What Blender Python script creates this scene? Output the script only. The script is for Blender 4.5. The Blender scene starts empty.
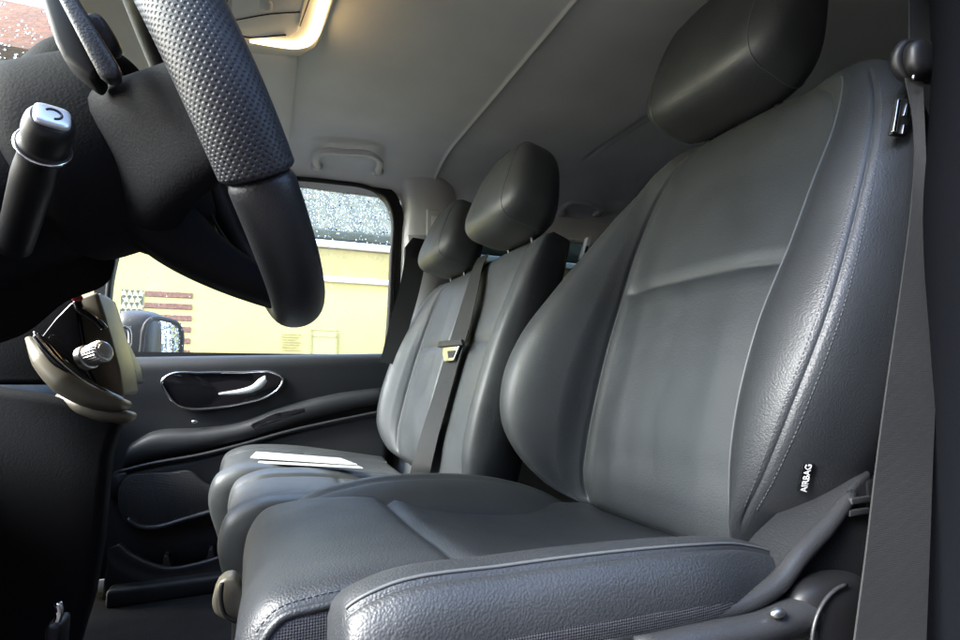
import bpy, bmesh, math, random
import numpy as np
from mathutils import Vector

random.seed(7); rng = np.random.default_rng(7)
SC = bpy.context.scene
COL = SC.collection
R = math.radians

# ------------------------------------------------------------------ camera
# origin = lens; X runs to the rear of the van, Y across it to the passenger side, Z up
FPX = 520.0
YAW = math.atan((480 - 264) / FPX)
PITCH = math.atan((377 - 320) / FPX * math.cos(YAW))
cF = Vector((math.sin(YAW) * math.cos(PITCH), math.cos(YAW) * math.cos(PITCH), math.sin(PITCH)))
cR = Vector((math.cos(YAW), -math.sin(YAW), 0))
cU = cR.cross(cF)
cam = bpy.data.cameras.new('camera'); camo = bpy.data.objects.new('camera', cam); COL.objects.link(camo)
camo.rotation_mode = 'QUATERNION'
from mathutils import Matrix
camo.rotation_quaternion = Matrix((cR, cU, -cF)).transposed().to_quaternion()
cam.sensor_width = 36; cam.lens = FPX / 960 * 36
cam.clip_start = 0.02; cam.clip_end = 500
SC.camera = camo

# ------------------------------------------------------------------ light
SUN_EL, SUN_AZ = R(38), R(279)
w = bpy.data.worlds.new('World'); SC.world = w; w.use_nodes = True
nt = w.node_tree; nt.nodes.clear()
sky = nt.nodes.new('ShaderNodeTexSky'); sky.sky_type = 'NISHITA'; sky.sun_disc = False
sky.sun_elevation = SUN_EL; sky.sun_rotation = SUN_AZ; sky.air_density = 1.0; sky.dust_density = 1.8; sky.ozone_density = 1.5
bg = nt.nodes.new('ShaderNodeBackground'); bg.inputs[1].default_value = 0.15
wo = nt.nodes.new('ShaderNodeOutputWorld')
nt.links.new(sky.outputs[0], bg.inputs[0]); nt.links.new(bg.outputs[0], wo.inputs[0])
sun = bpy.data.lights.new('sun', 'SUN'); sun.energy = 1.5; sun.angle = R(25); sun.color = (1, .98, .95)
suno = bpy.data.objects.new('sun', sun); COL.objects.link(suno)
suno.rotation_euler = Vector((.78, .12, -.62)).to_track_quat('-Z', 'Y').to_euler()
SC.view_settings.view_transform = 'Standard'; SC.view_settings.look = 'None'
SC.view_settings.exposure = 3.9; SC.view_settings.gamma = 1
SC.cycles.use_denoising = True
SC.cycles.max_bounces = 10; SC.cycles.diffuse_bounces = 5; SC.cycles.glossy_bounces = 4
SC.cycles.transmission_bounces = 6; SC.cycles.transparent_max_bounces = 10
SC.cycles.caustics_reflective = False; SC.cycles.caustics_refractive = False

# ------------------------------------------------------------------ helpers
def at(px, py, Y):
    """point of the place seen at photo pixel (px, py) and standing Y metres across the van"""
    d = cF + cR * ((px - 480) / FPX) - cU * ((py - 320) / FPX)
    return np.array(d / d.y * Y)
def ats(pts, Y): return [at(p[0], p[1], Y if len(p) < 3 else p[2]) for p in pts]

def mat(name, col, rough=.5, metal=0., spec=.5, bump=None, var=0., rvar=0., coat=0., vscale=12, emit=None):
    m = bpy.data.materials.new(name); m.use_nodes = True
    t = m.node_tree; b = t.nodes['Principled BSDF']; L = t.links.new
    b.inputs['Base Color'].default_value = (*col, 1); b.inputs['Roughness'].default_value = rough
    b.inputs['Metallic'].default_value = metal; b.inputs['Specular IOR Level'].default_value = spec
    b.inputs['Coat Weight'].default_value = coat; b.inputs['Coat Roughness'].default_value = .15
    tc = t.nodes.new('ShaderNodeTexCoord')
    if emit: b.inputs['Emission Color'].default_value = (*emit[0], 1); b.inputs['Emission Strength'].default_value = emit[1]
    if var or rvar:
        n = t.nodes.new('ShaderNodeTexNoise'); n.inputs['Scale'].default_value = vscale; n.inputs['Detail'].default_value = 6
        L(tc.outputs['Object'], n.inputs['Vector'])
        if var:
            mr = t.nodes.new('ShaderNodeMapRange'); mr.inputs[3].default_value = 1 - var; mr.inputs[4].default_value = 1 + var
            mr.inputs[1].default_value = .3; mr.inputs[2].default_value = .7
            L(n.outputs[0], mr.inputs[0])
            mx = t.nodes.new('ShaderNodeVectorMath'); mx.operation = 'SCALE'; mx.inputs[0].default_value = col
            L(mr.outputs[0], mx.inputs['Scale']); L(mx.outputs[0], b.inputs['Base Color'])
        if rvar:
            mr = t.nodes.new('ShaderNodeMapRange'); mr.inputs[3].default_value = rough - rvar; mr.inputs[4].default_value = rough + rvar
            mr.inputs[1].default_value = .3; mr.inputs[2].default_value = .7
            L(n.outputs[0], mr.inputs[0]); L(mr.outputs[0], b.inputs['Roughness'])
    prev = None
    for (kind, scale, dist, st) in (bump or []):
        if kind == 'voro':
            n = t.nodes.new('ShaderNodeTexVoronoi'); n.feature = 'SMOOTH_F1'; n.inputs['Smoothness'].default_value = .35; out = n.outputs['Distance']
        elif kind == 'weave':
            n = t.nodes.new('ShaderNodeTexVoronoi'); n.feature = 'F1'; n.inputs['Randomness'].default_value = .12; out = n.outputs['Distance']
        else:
            n = t.nodes.new('ShaderNodeTexNoise'); n.inputs['Detail'].default_value = 4; out = n.outputs[0]
        n.inputs['Scale'].default_value = scale
        L(tc.outputs['Object'], n.inputs['Vector'])
        bp = t.nodes.new('ShaderNodeBump'); bp.inputs['Distance'].default_value = dist; bp.inputs['Strength'].default_value = st
        L(out, bp.inputs['Height'])
        if kind in ('voro', 'weave'): bp.invert = True
        if prev: L(prev.outputs[0], bp.inputs['Normal'])
        prev = bp
    if prev: L(prev.outputs[0], b.inputs['Normal'])
    return m

M = {}
M['leather'] = mat('black_leather', (.0305, .034, .036), .5, spec=.5, bump=[('noise', 14, .004, .3), ('voro', 430, .0004, .45)], var=.12, rvar=.06)
M['leather_grain'] = mat('pebbled_leather', (.020, .0225, .0255), .47, spec=.55, bump=[('noise', 16, .0015, .3), ('voro', 520, .0005, .65)], rvar=.05)
M['mesh_fabric'] = mat('mesh_fabric', (.035, .036, .042), .8, spec=.3, bump=[('weave', 480, .0012, .9)], var=.1)
M['post_trim'] = mat('post_trim_felt', (.003, .0034, .0045), .9, spec=.02, bump=[('noise', 500, .0006, .5)])
M['dark_trim'] = mat('dark_trim_plastic', (.011, .0115, .013), .75, spec=.06, bump=[('voro', 420, .0005, .4)])
M['piping'] = mat('piping', (.07, .075, .08), .4, spec=.5)
M['thread'] = mat('thread', (.045, .048, .052), .6)
M['plastic'] = mat('black_plastic', (.012, .0128, .014), .56, spec=.35, bump=[('voro', 420, .0005, .5)], rvar=.06)
M['plastic_smooth'] = mat('smooth_black_plastic', (.006, .0062, .007), .46, spec=.35, rvar=.05)
M['gloss'] = mat('gloss_black', (.006, .006, .007), .08, spec=.6)
M['trim_grey'] = mat('seat_trim_plastic', (.022, .023, .025), .42, spec=.45, bump=[('voro', 600, .0004, .4)], rvar=.05)
M['cream_lit'] = mat('cream_lit_trim', (.15, .135, .10), .45, metal=.35, bump=[('noise', 300, .0004, .3)], rvar=.06)  # silver and grey plastic trim; bright window light put into its cream colour
M['headliner'] = mat('headliner_fabric', (.78, .79, .775), .95, spec=.15, bump=[('noise', 700, .0008, .6)], var=.05, vscale=6)
M['pillar'] = mat('grey_pillar_plastic', (.58, .59, .585), .6, spec=.35, bump=[('noise', 500, .0004, .4)])
M['chrome'] = mat('chrome', (.75, .76, .78), .16, metal=1)
M['satin'] = mat('satin_silver', (.6, .6, .6), .35, metal=1)
M['lever'] = mat('lever_silver', (.72, .74, .76), .32, metal=.5)
M['belt'] = mat('belt_webbing', (.019, .0195, .0195), .8, spec=.2, bump=[('weave', 700, .0004, .5)], var=.08)
M['rubber'] = mat('black_rubber', (.008, .008, .008), .6, spec=.3)
M['carpet'] = mat('floor_carpet', (.016, .017, .018), .95, spec=.1, bump=[('noise', 450, .003, .8)], var=.25)
M['white'] = mat('white_print', (.8, .8, .8), .5)
M['paper'] = mat('white_paper', (.33, .35, .345), .55, bump=[('noise', 30, .001, .3)])
M['wheel_leather'] = mat('wheel_leather', (.018, .019, .022), .42, spec=.5, bump=[('voro', 600, .0004, .5)], rvar=.05)

def perf_mat():
    m = mat('perforated_leather', (.024, .025, .029), .52, spec=.45)
    t = m.node_tree; b = t.nodes['Principled BSDF']; L = t.links.new
    uv = t.nodes.new('ShaderNodeUVMap'); uv.uv_map = 'UVMap'
    sep = t.nodes.new('ShaderNodeSeparateXYZ'); L(uv.outputs[0], sep.inputs[0])
    def mth(op, a, bb=None, c=None):
        n = t.nodes.new('ShaderNodeMath'); n.operation = op
        for i, v in enumerate((a, bb, c)):
            if v is None: continue
            if isinstance(v, (int, float)): n.inputs[i].default_value = v
            else: L(v, n.inputs[i])
        return n.outputs[0]
    def dots(ou, ov):
        fu = mth('SUBTRACT', mth('FRACT', mth('ADD', sep.outputs[0], ou)), .5)
        fv = mth('SUBTRACT', mth('FRACT', mth('ADD', sep.outputs[1], ov)), .5)
        return mth('SQRT', mth('ADD', mth('MULTIPLY', fu, fu), mth('MULTIPLY', fv, fv)))
    d = mth('MINIMUM', dots(0, 0), dots(.5, .5))
    mr = t.nodes.new('ShaderNodeMapRange'); mr.interpolation_type = 'SMOOTHSTEP'
    mr.inputs[1].default_value = .10; mr.inputs[2].default_value = .27; L(d, mr.inputs[0])
    bp = t.nodes.new('ShaderNodeBump'); bp.inputs['Distance'].default_value = .0006; bp.inputs['Strength'].default_value = 1
    L(mr.outputs[0], bp.inputs['Height']); L(bp.outputs[0], b.inputs['Normal'])
    mr2 = t.nodes.new('ShaderNodeMapRange'); mr2.inputs[1].default_value = .12; mr2.inputs[2].default_value = .17; L(d, mr2.inputs[0])
    mx = t.nodes.new('ShaderNodeMix'); mx.data_type = 'RGBA'
    mx.inputs[6].default_value = (.004, .004, .004, 1); mx.inputs[7].default_value = (.03, .031, .036, 1)
    L(mr2.outputs[0], mx.inputs[0]); L(mx.outputs[2], b.inputs['Base Color'])
    return m
M['perf'] = perf_mat()

def glass_mat(name, tint=(1, 1, 1), film=0.):
    m = bpy.data.materials.new(name); m.use_nodes = True; t = m.node_tree; t.nodes.clear(); L = t.links.new
    o = t.nodes.new('ShaderNodeOutputMaterial'); mx = t.nodes.new('ShaderNodeMixShader'); m2 = t.nodes.new('ShaderNodeMixShader')
    tr = t.nodes.new('ShaderNodeBsdfTransparent'); tr.inputs[0].default_value = (*tint, 1)
    tl = t.nodes.new('ShaderNodeBsdfTranslucent'); tl.inputs[0].default_value = (.9, .92, .9, 1); m2.inputs[0].default_value = film
    gl = t.nodes.new('ShaderNodeBsdfGlossy'); gl.inputs['Roughness'].default_value = .02
    lw = t.nodes.new('ShaderNodeFresnel'); lw.inputs[0].default_value = 1.3
    L(tr.outputs[0], m2.inputs[1]); L(tl.outputs[0], m2.inputs[2])
    L(lw.outputs[0], mx.inputs[0]); L(m2.outputs[0], mx.inputs[1]); L(gl.outputs[0], mx.inputs[2]); L(mx.outputs[0], o.inputs[0])
    return m
M['glass'] = glass_mat('window_glass', (.93, .96, .94), .025)
M['band'] = glass_mat('dimming_band_glass', (.42, .47, .45), .01)  # added tint, dims the overbright view through the windscreen top
M['tint'] = glass_mat('tinted_glass', (.18, .2, .2))
def drop_mat():
    m = bpy.data.materials.new('rain_drops'); m.use_nodes = True; t = m.node_tree; t.nodes.clear()
    o = t.nodes.new('ShaderNodeOutputMaterial'); g = t.nodes.new('ShaderNodeBsdfGlass'); g.inputs['IOR'].default_value = 1.33
    g.inputs['Roughness'].default_value = 0; t.links.new(g.outputs[0], o.inputs[0]); return m
M['drop'] = drop_mat()

def origin(o):
    v = Vector((0, 0, 0))
    while o: v += o.location; o = o.parent
    return np.array(v)
def thing(name, label, cat, loc=(0, 0, 0), group=None):
    o = bpy.data.objects.new(name, None); COL.objects.link(o); o.location = loc; o.empty_display_size = .1
    o['label'] = label; o['category'] = cat
    if group: o['group'] = group
    return o
def tag(o, label, cat, group=None):
    o['label'] = label; o['category'] = cat
    if group: o['group'] = group
    return o
def link(name, verts, faces, m, parent=None, smooth=True, uvs=None, loc=None, recalc=True, sharp=None):
    verts = np.asarray(verts, float)
    if parent is not None: off = origin(parent)
    elif loc is not None: off = np.array(loc, float)
    else: off = np.zeros(3)
    me = bpy.data.meshes.new(name)
    me.from_pydata([tuple(v) for v in verts - off], [], [tuple(int(i) for i in f) for f in faces])
    if uvs is not None:
        ul = me.uv_layers.new(name='UVMap')
        for l in me.loops: ul.data[l.index].uv = uvs[l.vertex_index]
    if recalc:
        bm = bmesh.new(); bm.from_mesh(me); bmesh.ops.recalc_face_normals(bm, faces=bm.faces); bm.to_mesh(me); bm.free()
    if smooth: me.polygons.foreach_set('use_smooth', [True] * len(me.polygons))
    if sharp is not None: me.set_sharp_from_angle(angle=R(sharp))
    if m: me.materials.append(m)
    o = bpy.data.objects.new(name, me); COL.objects.link(o)
    if parent is not None: o.parent = parent
    else: o.location = tuple(off)
    return o

def sp(P, n, closed=False, cluster=False):
    """centripetal Hermite spline through P (k,3); returns samples and control-space parameter"""
    P = np.asarray(P, float); k = len(P)
    idx = lambda i: i % k if closed else min(max(i, 0), k - 1)
    d = [max(1e-6, np.linalg.norm(P[idx(i + 1)] - P[idx(i)])) ** .75 for i in range(k)]
    T = []
    for i in range(k):
        if not closed and i == 0: T.append((P[1] - P[0]) / d[0]); continue
        if not closed and i == k - 1: T.append((P[-1] - P[-2]) / d[k - 2]); continue
        d0, d1 = d[i - 1], d[i]
        T.append(((P[i] - P[i - 1]) / d0 * d1 + (P[idx(i + 1)] - P[i]) / d1 * d0) / (d0 + d1))
    out, par = [], []
    segs = k if closed else k - 1
    for i in range(segs):
        for j in range(n):
            t = j / n
            if cluster: t = .5 - .5 * math.cos(math.pi * t)
            a, b = P[i], P[idx(i + 1)]; ta, tb = T[i] * d[i], T[idx(i + 1)] * d[i]
            h = (2*t**3 - 3*t*t + 1, t**3 - 2*t*t + t, -2*t**3 + 3*t*t, t**3 - t*t)
            out.append(h[0]*a + h[1]*ta + h[2]*b + h[3]*tb); par.append(i + t)
    if not closed: out.append(P[-1]); par.append(float(k - 1))
    return np.array(out), np.array(par)

def grid_normals(G, closed):
    if closed: du = np.roll(G, -1, 1) - np.roll(G, 1, 1)
    else: du = np.gradient(G, axis=1)
    dv = np.gradient(G, axis=0); n = np.cross(du, dv)
    return n / np.maximum(1e-12, np.linalg.norm(n, axis=2, keepdims=True))

def loft(name, rows, m, parent=None, nu=6, nv=6, closed=True, caps=True, grooves=(), cluster=False, bumpf=None, uv=None, loc=None, ret=False, smooth=True):
    """skin through control sections rows[v][u]; grooves: (axis, index, depth, width, lo, hi)"""
    rows = np.asarray(rows, float)
    A = np.array([sp(r, nu, closed, cluster)[0] for r in rows]); U = sp(rows[0], nu, closed, cluster)[1]
    cols = [sp(A[:, j], nv, False, cluster) for j in range(A.shape[1])]
    G = np.stack([c[0] for c in cols], 1); V = cols[0][1]
    NV, NU = G.shape[:2]
    if grooves or bumpf:
        N = grid_normals(G, closed); cen = G.mean((0, 1))
        if ((G - G.mean(1, keepdims=True)) * N).sum() < 0: N = -N
        D = np.zeros((NV, NU))
        arcu = np.concatenate([np.zeros((NV, 1)), np.cumsum(np.linalg.norm(np.diff(G, axis=1), axis=2), 1)], 1)
        arcv = np.concatenate([np.zeros((1, NU)), np.cumsum(np.linalg.norm(np.diff(G, axis=0), axis=2), 0)], 0)
        for ax, i, dep, wid, lo, hi in grooves:
            if ax == 'u':
                c = int(np.argmin(abs(U - i))); dist = abs(arcu - arcu[:, c:c+1]); q = V[:, None]
            else:
                c = int(np.argmin(abs(V - i))); dist = abs(arcv - arcv[c:c+1]); q = U[None, :]
            fade = np.clip((q - lo) / .25 + .5, 0, 1) * np.clip((hi - q) / .25 + .5, 0, 1)
            D -= dep * np.exp(-(dist / wid) ** 2) * fade
        if bumpf: D += bumpf(G, U, V)
        G = G + N * D[..., None]
    verts = G.reshape(-1, 3).tolist(); faces = []
    w_ = NU if closed else NU - 1
    for v in range(NV - 1):
        for u in range(w_):
            u2 = (u + 1) % NU
            faces.append((v*NU+u, v*NU+u2, (v+1)*NU+u2, (v+1)*NU+u))
    if caps and closed:
        for v in (0, NV - 1):
            c = len(verts); verts.append(G[v].mean(0))
            for u in range(NU): faces.append((c, v*NU+u, v*NU+(u+1) % NU))
    uvs = None
    if uv:
        uvs = [(uv[0] * u / NU, uv[1] * v / (NV - 1)) for v in range(NV) for u in range(NU)] + [(0, 0)] * 2
    o = link(name, verts, faces, m, parent, smooth, uvs, loc)
    return (o, G, U, V) if ret else o

def tube(name, pts, r, m, parent=None, n=10, smoothn=6, flat=1., up=None, loc=None, closed=False):
    P = np.asarray(pts, float)
    if smoothn > 1: P = sp(P, smoothn, closed)[0]
    k = len(P)
    rr = np.interp(np.linspace(0, 1, k), np.linspace(0, 1, len(r)), r) if hasattr(r, '__len__') else np.full(k, r)
    T = np.gradient(P, axis=0) if not closed else np.roll(P, -1, 0) - np.roll(P, 1, 0)
    verts, faces = [], []
    ref = np.array(up if up is not None else (0.31, .2, 1.0))
    for i in range(k):
        t = T[i] / np.linalg.norm(T[i])
        a = np.cross(t, ref); a /= np.linalg.norm(a); b = np.cross(a, t)
        for j in range(n):
            an = 2 * math.pi * j / n
            verts.append(P[i] + rr[i] * (a * math.cos(an) + b * math.sin(an) * flat))
    kk = k if closed else k - 1
    for i in range(kk):
        for j in range(n):
            i2 = (i + 1) % k
            faces.append((i*n+j, i*n+(j+1) % n, i2*n+(j+1) % n, i2*n+j))
    if not closed:
        for i in (0, k - 1):
            c = len(verts); verts.append(P[i])
            for j in range(n): faces.append((c, i*n+j, i*n+(j+1) % n))
    return link(name, verts, faces, m, parent, True, None, loc)

def bev(name, verts, faces, m, parent, bevel, seg=3, loc=None, sharp=50):
    """closed solid with rounded edges"""
    off = origin(parent) if parent is not None else np.array(loc if loc is not None else (0, 0, 0), float)
    bm = bmesh.new(); vs = [bm.verts.new(tuple(np.asarray(v) - off)) for v in verts]
    for f in faces: bm.faces.new([vs[i] for i in f])
    bmesh.ops.recalc_face_normals(bm, faces=bm.faces)
    if bevel:
        ed = [e for e in bm.edges if len(e.link_faces) == 2 and e.calc_face_angle(0) > R(30)]
        bmesh.ops.bevel(bm, geom=ed, offset=bevel, segments=seg, profile=.5, affect='EDGES', clamp_overlap=True)
    me = bpy.data.meshes.new(name); bm.to_mesh(me); bm.free()
    me.polygons.foreach_set('use_smooth', [True] * len(me.polygons)); me.set_sharp_from_angle(angle=R(sharp))
    me.materials.append(m)
    o = bpy.data.objects.new(name, me); COL.objects.link(o)
    if parent is not None: o.parent = parent
    else: o.location = tuple(off)
    return o
def prism(name, poly, off, m, parent=None, bevel=.004, smoothn=0, loc=None, seg=3, taper=1.):
    P = np.asarray(poly, float)
    if smoothn: P = sp(P, smoothn, True)[0]
    k = len(P); off = np.asarray(off, float); c = P.mean(0)
    Q = c + (P - c) * taper + off
    return bev(name, list(P) + list(Q), [tuple(range(k)), tuple(range(2*k-1, k-1, -1))] + [(i, i+k, (i+1) % k + k, (i+1) % k) for i in range(k)], m, parent, bevel, seg, loc)
def box(name, c, s, m, parent=None, bevel=.005, axes=None, loc=None, seg=3):
    c = np.array(c, float); s = np.array(s, float) / 2
    ax = np.eye(3) if axes is None else np.array(axes, float)
    v = [c + (np.array(((i & 1)*2-1, (i >> 1 & 1)*2-1, (i >> 2 & 1)*2-1)) * s) @ ax for i in range(8)]
    f = [(0,1,3,2),(4,6,7,5),(0,4,5,1),(2,3,7,6),(0,2,6,4),(1,5,7,3)]
    return bev(name, v, f, m, parent, bevel, seg, loc)
def blob(name, c, ax, half, m, parent=None, e=(.7, .7), nu=48, nv=32, shape=None, loc=None):
    """super-ellipsoid: ax = three unit vectors, half = half sizes, e = roundness exponents"""
    sg = lambda x, p: np.sign(x) * abs(x) ** p
    ax = np.array(ax, float); verts, faces = [], []
    for v in range(nv + 1):
        la = -math.pi / 2 + math.pi * v / nv
        for u in range(nu):
            lo = 2 * math.pi * u / nu
            q = np.array((sg(math.cos(la), e[0]) * sg(math.cos(lo), e[1]), sg(math.cos(la), e[0]) * sg(math.sin(lo), e[1]), sg(math.sin(la), e[0])))
            if shape: q = shape(q)
            verts.append(np.array(c) + (q * np.array(half)) @ ax)
    for v in range(nv):
        for u in range(nu):
            faces.append((v*nu+u, v*nu+(u+1) % nu, (v+1)*nu+(u+1) % nu, (v+1)*nu+u))
    o = link(name, verts, faces, m, parent, True, None, loc)
    bm = bmesh.new(); bm.from_mesh(o.data); bmesh.ops.remove_doubles(bm, verts=bm.verts, dist=1e-6)
    bmesh.ops.recalc_face_normals(bm, faces=bm.faces); bm.to_mesh(o.data); bm.free()
    o.data.polygons.foreach_set('use_smooth', [True] * len(o.data.polygons))
    return o
def text(name, s, size, m, parent, org, xdir, ydir, extrude=.0004, align='CENTER'):
    cu = bpy.data.curves.new(name, 'FONT'); cu.body = s; cu.size = size; cu.extrude = extrude
    cu.align_x = align; cu.align_y = 'CENTER'
    tmp = bpy.data.objects.new('t', cu); COL.objects.link(tmp)
    dg = bpy.context.evaluated_depsgraph_get(); me = bpy.data.meshes.new_from_object(tmp.evaluated_get(dg))
    bpy.data.objects.remove(tmp); bpy.data.curves.remove(cu)
    x = np.array(xdir, float); x /= np.linalg.norm(x); y = np.array(ydir, float); y -= x * (x @ y); y /= np.linalg.norm(y); z = np.cross(x, y)
    off = origin(parent)
    for v in me.vertices:
        p = np.array(org) + x * v.co.x + y * v.co.y + z * v.co.z - off; v.co = p
    me.name = name; me.materials.clear(); me.materials.append(m)
    o = bpy.data.objects.new(name, me); COL.objects.link(o); o.parent = parent
    return o

GZ = -1.32   # street level below the lens
FZ = -.60    # cab floor
# ================================================================== OUTSIDE
def plane_struct(name, x0, x1, y0, y1, z, m):
    o = link(name, [(x0, y0, z), (x1, y0, z), (x1, y1, z), (x0, y1, z)], [(0, 1, 2, 3)], m, None, False); o['kind'] = 'structure'; return o
asph = mat('wet_asphalt', (.06, .06, .062), .45, spec=.5, bump=[('noise', 60, .01, .5)], var=.3, rvar=.2, vscale=1.2)
plane_struct('ground', -200, 200, -200, 200, GZ, asph)

wallm = mat('yellow_wall_paint', (.46, .365, .12), .7, spec=.3, bump=[('noise', 8, .01, .3)], var=.13, vscale=1.3)
whitem = mat('white_trim_paint', (.85, .85, .8), .5)
roofm = mat('grey_roof_sheet', (.05, .056, .046), .85, spec=.05, bump=[('noise', 40, .01, .4)], var=.25, vscale=5)
tanm = mat('tan_panel', (.36, .27, .09), .7, var=.12, bump=[('noise', 40, .01, .4)], vscale=8)
YW = 4.5
shed = thing('yellow_building', 'pale yellow painted building with white trim bands seen through the rainy passenger window', 'building', (0, YW, GZ))
z1, z2, z3 = at(350, 283, YW)[2], at(350, 250, YW)[2], at(350, 238, YW)[2]
xb = at(240, 283, YW)[0]
box('wall', (.5, YW + .15, (GZ + z2) / 2), (9, .3, z2 - GZ), wallm, shed, .01)
box('lower_band', ((xb + 5.02) / 2, YW + .13, z1 + .02), (5.02 - xb, .32, .045), whitem, shed, .006)
box('panel_strip', ((xb + 5.0) / 2, YW + .145, (z1 + z2) / 2 + .02), (5.0 - xb, .3, z2 - z1 - .05), tanm, shed, .003)
box('upper_band', (.5, YW + .12, z2 + .027), (9.02, .34, .05), whitem, shed, .006)
box('gutter', (.5, YW + .08, z3 + .03), (9.1, .14, .07), roofm, shed, .02)
nr = 91; rv, rf = [], []
for i in range(nr):
    x = -4 + 9 * i / (nr - 1); dz = .015 * (i % 2)
    rv += [(x, YW + .05, z3 + .07 + dz), (x, YW + 3.5, z3 + 2.1 + dz), (x, YW + .05, z3 + .05 + dz), (x, YW + 3.5, z3 + 2.08 + dz)]
for i in range(nr - 1):
    a = i * 4; rf += [(a, a+1, a+5, a+4), (a+2, a+6, a+7, a+3), (a, a+4, a+6, a+2)]
link('roof', rv, rf, roofm, shed, False)

# faded flag painted on the wall
redm = mat('faded_red_paint', (.17, .07, .04), .7, var=.45, vscale=60)
navym = mat('faded_canton_paint', (.075, .085, .06), .7, var=.35, vscale=50)
starm = mat('star_paint', (.5, .43, .2), .7)
fl = thing('painted_flag', 'weathered stars and stripes flag painted flat on the yellow wall', 'flag', tuple(at(122, 362, YW - .012)))
yf = YW - .006
xl, xr = at(119, 325, yf)[0], at(191, 325, yf)[0]; zt, zb = at(155, 291, yf)[2], at(155, 367, yf)[2]
xc = at(142.5, 310, yf)[0]; zc = at(130, 330, yf)[2]
st = (zt - zb) / 13
for i in range(7):
    za = zt - st * 2 * i; x0 = xc + .01 if za - st > zc - .02 else xl
    n = 40; v, f = [], []
    for k in range(n + 1):
        x = x0 + (xr - x0) * k / n
        v += [(x, yf, za - random.uniform(0, .008)), (x, yf, za - st + random.uniform(0, .008)), (x, yf + .004, za), (x, yf + .004, za - st)]
    for k in range(n): a = k * 4; f += [(a, a+4, a+5, a+1), (a, a+2, a+6, a+4), (a+1, a+5, a+7, a+3)]
    link('red_stripe', v, f, redm, fl, False)
box('canton', ((xl + xc) / 2, yf + .002, (zt + zc) / 2), (xc - xl, .004, zt - zc), navym, fl, 0)
ns = 0
for r_ in range(6):
    for c_ in range(4 if r_ % 2 == 0 else 3):
        cx = xl + (xc - xl) * (c_ + (.5 if r_ % 2 == 0 else 1.0)) / 4; cz = zt - (zt - zc) * (r_ + .5) / 6
        v = [(cx, yf - .003, cz)]; rad = .029
        for k in range(10):
            q = rad if k % 2 == 0 else rad * .5
            v.append((cx + q * math.sin(k * math.pi / 5), yf - .003, cz + q * math.cos(k * math.pi / 5)))
        link('star', v, [(0, 1 + k, 1 + (k + 1) % 10) for k in range(10)], starm, fl, False)
# notices on the wall
inkm = mat('notice_ink', (.30, .24, .08), .7, var=.3, vscale=90); papm = mat('notice_paper', (.50, .41, .15), .6)
nb = thing('wall_notice', 'square notice with thin dark outline on the yellow wall above the door sill', 'notice', tuple(at(324, 355, YW)), 'notices on the yellow wall')
yn = YW - .004
a0, a1 = at(311, 329, yn), at(337, 356, yn)
box('sheet', ((a0 + a1) / 2), (a1[0] - a0[0], .004, a0[2] - a1[2]), papm, nb, 0)
for (p, q) in (((311, 330), (337, 330.8)), ((311, 330), (311.8, 356)), ((336.3, 330), (337, 356)), ((311, 336.5), (337, 337.1))):
    b0, b1 = at(*p, yn - .004), at(*q, yn - .004)
    box('outline', (b0 + b1) / 2, (abs(b1[0] - b0[0]) + .003, .003, abs(b0[2] - b1[2]) + .003), inkm, nb, 0)
nb2 = thing('wall_notice', 'faint notice of small ruled lines on the yellow wall beside the steering wheel', 'notice', tuple(at(290, 355, YW)), 'notices on the yellow wall')
for i in range(7):
    b0, b1 = at(281, 334 + i * 2.6, yn), at(301 - (i % 3) * 2, 335 + i * 2.6, yn)
    box('ruled_line', (b0 + b1) / 2, (b1[0] - b0[0], .003, .007), inkm, nb2, 0)

# building in front of the van, seen through the top of the windscreen
mint = mat('mint_render', (.26, .31, .295), .8, bump=[('noise', 5, .02, .3)], var=.05)
orm = mat('orange_tile_roof', (.17, .045, .014), .75, bump=[('noise', 6, .1, .5)], var=.35, vscale=2.5)
hb = thing('tiled_building', 'pale rendered building with orange tiled roof seen through the wet windscreen', 'building', (-6.5, 14, GZ))
zt_ = at(20, 62, 13.)[2]
box('wall', (-8, 16, (GZ + zt_) / 2), (12, 6, zt_ - GZ), mint, hb, .02)
rz = zt_ + .05
prism('roof', [(-14.5, 12.5, rz), (-14.5, 19.5, rz), (-14.5, 16.0, rz + 3.0)], (13, 0, 0), orm, hb, .05)

blockerm = mat('blocker_brick', (.07, .05, .045), .85, var=.3, vscale=9, bump=[('noise', 30, .01, .5)])
bw_ = thing('light_block_wall', 'unseen dark brick wall added on the driver side to block sky light', 'wall', (0, -1.7, GZ))  # added out of view, keeps sky light off the near seat side
box('blocker_body', (0, -1.8, GZ + 1.7), (9, .24, 3.4), blockerm, bw_, .01)
box('blocker_cap', (0, -1.8, GZ + 3.435), (9.1, .32, .07), asph, bw_, .015)

# ================================================================== VAN CABIN SHELL
van = thing('van_cabin', 'grey lined cabin of a passenger van with headliner pillars and dark floor', 'van', (0, 1.06, FZ))
YG = 1.85                                                       # passenger side glass plane
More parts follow.
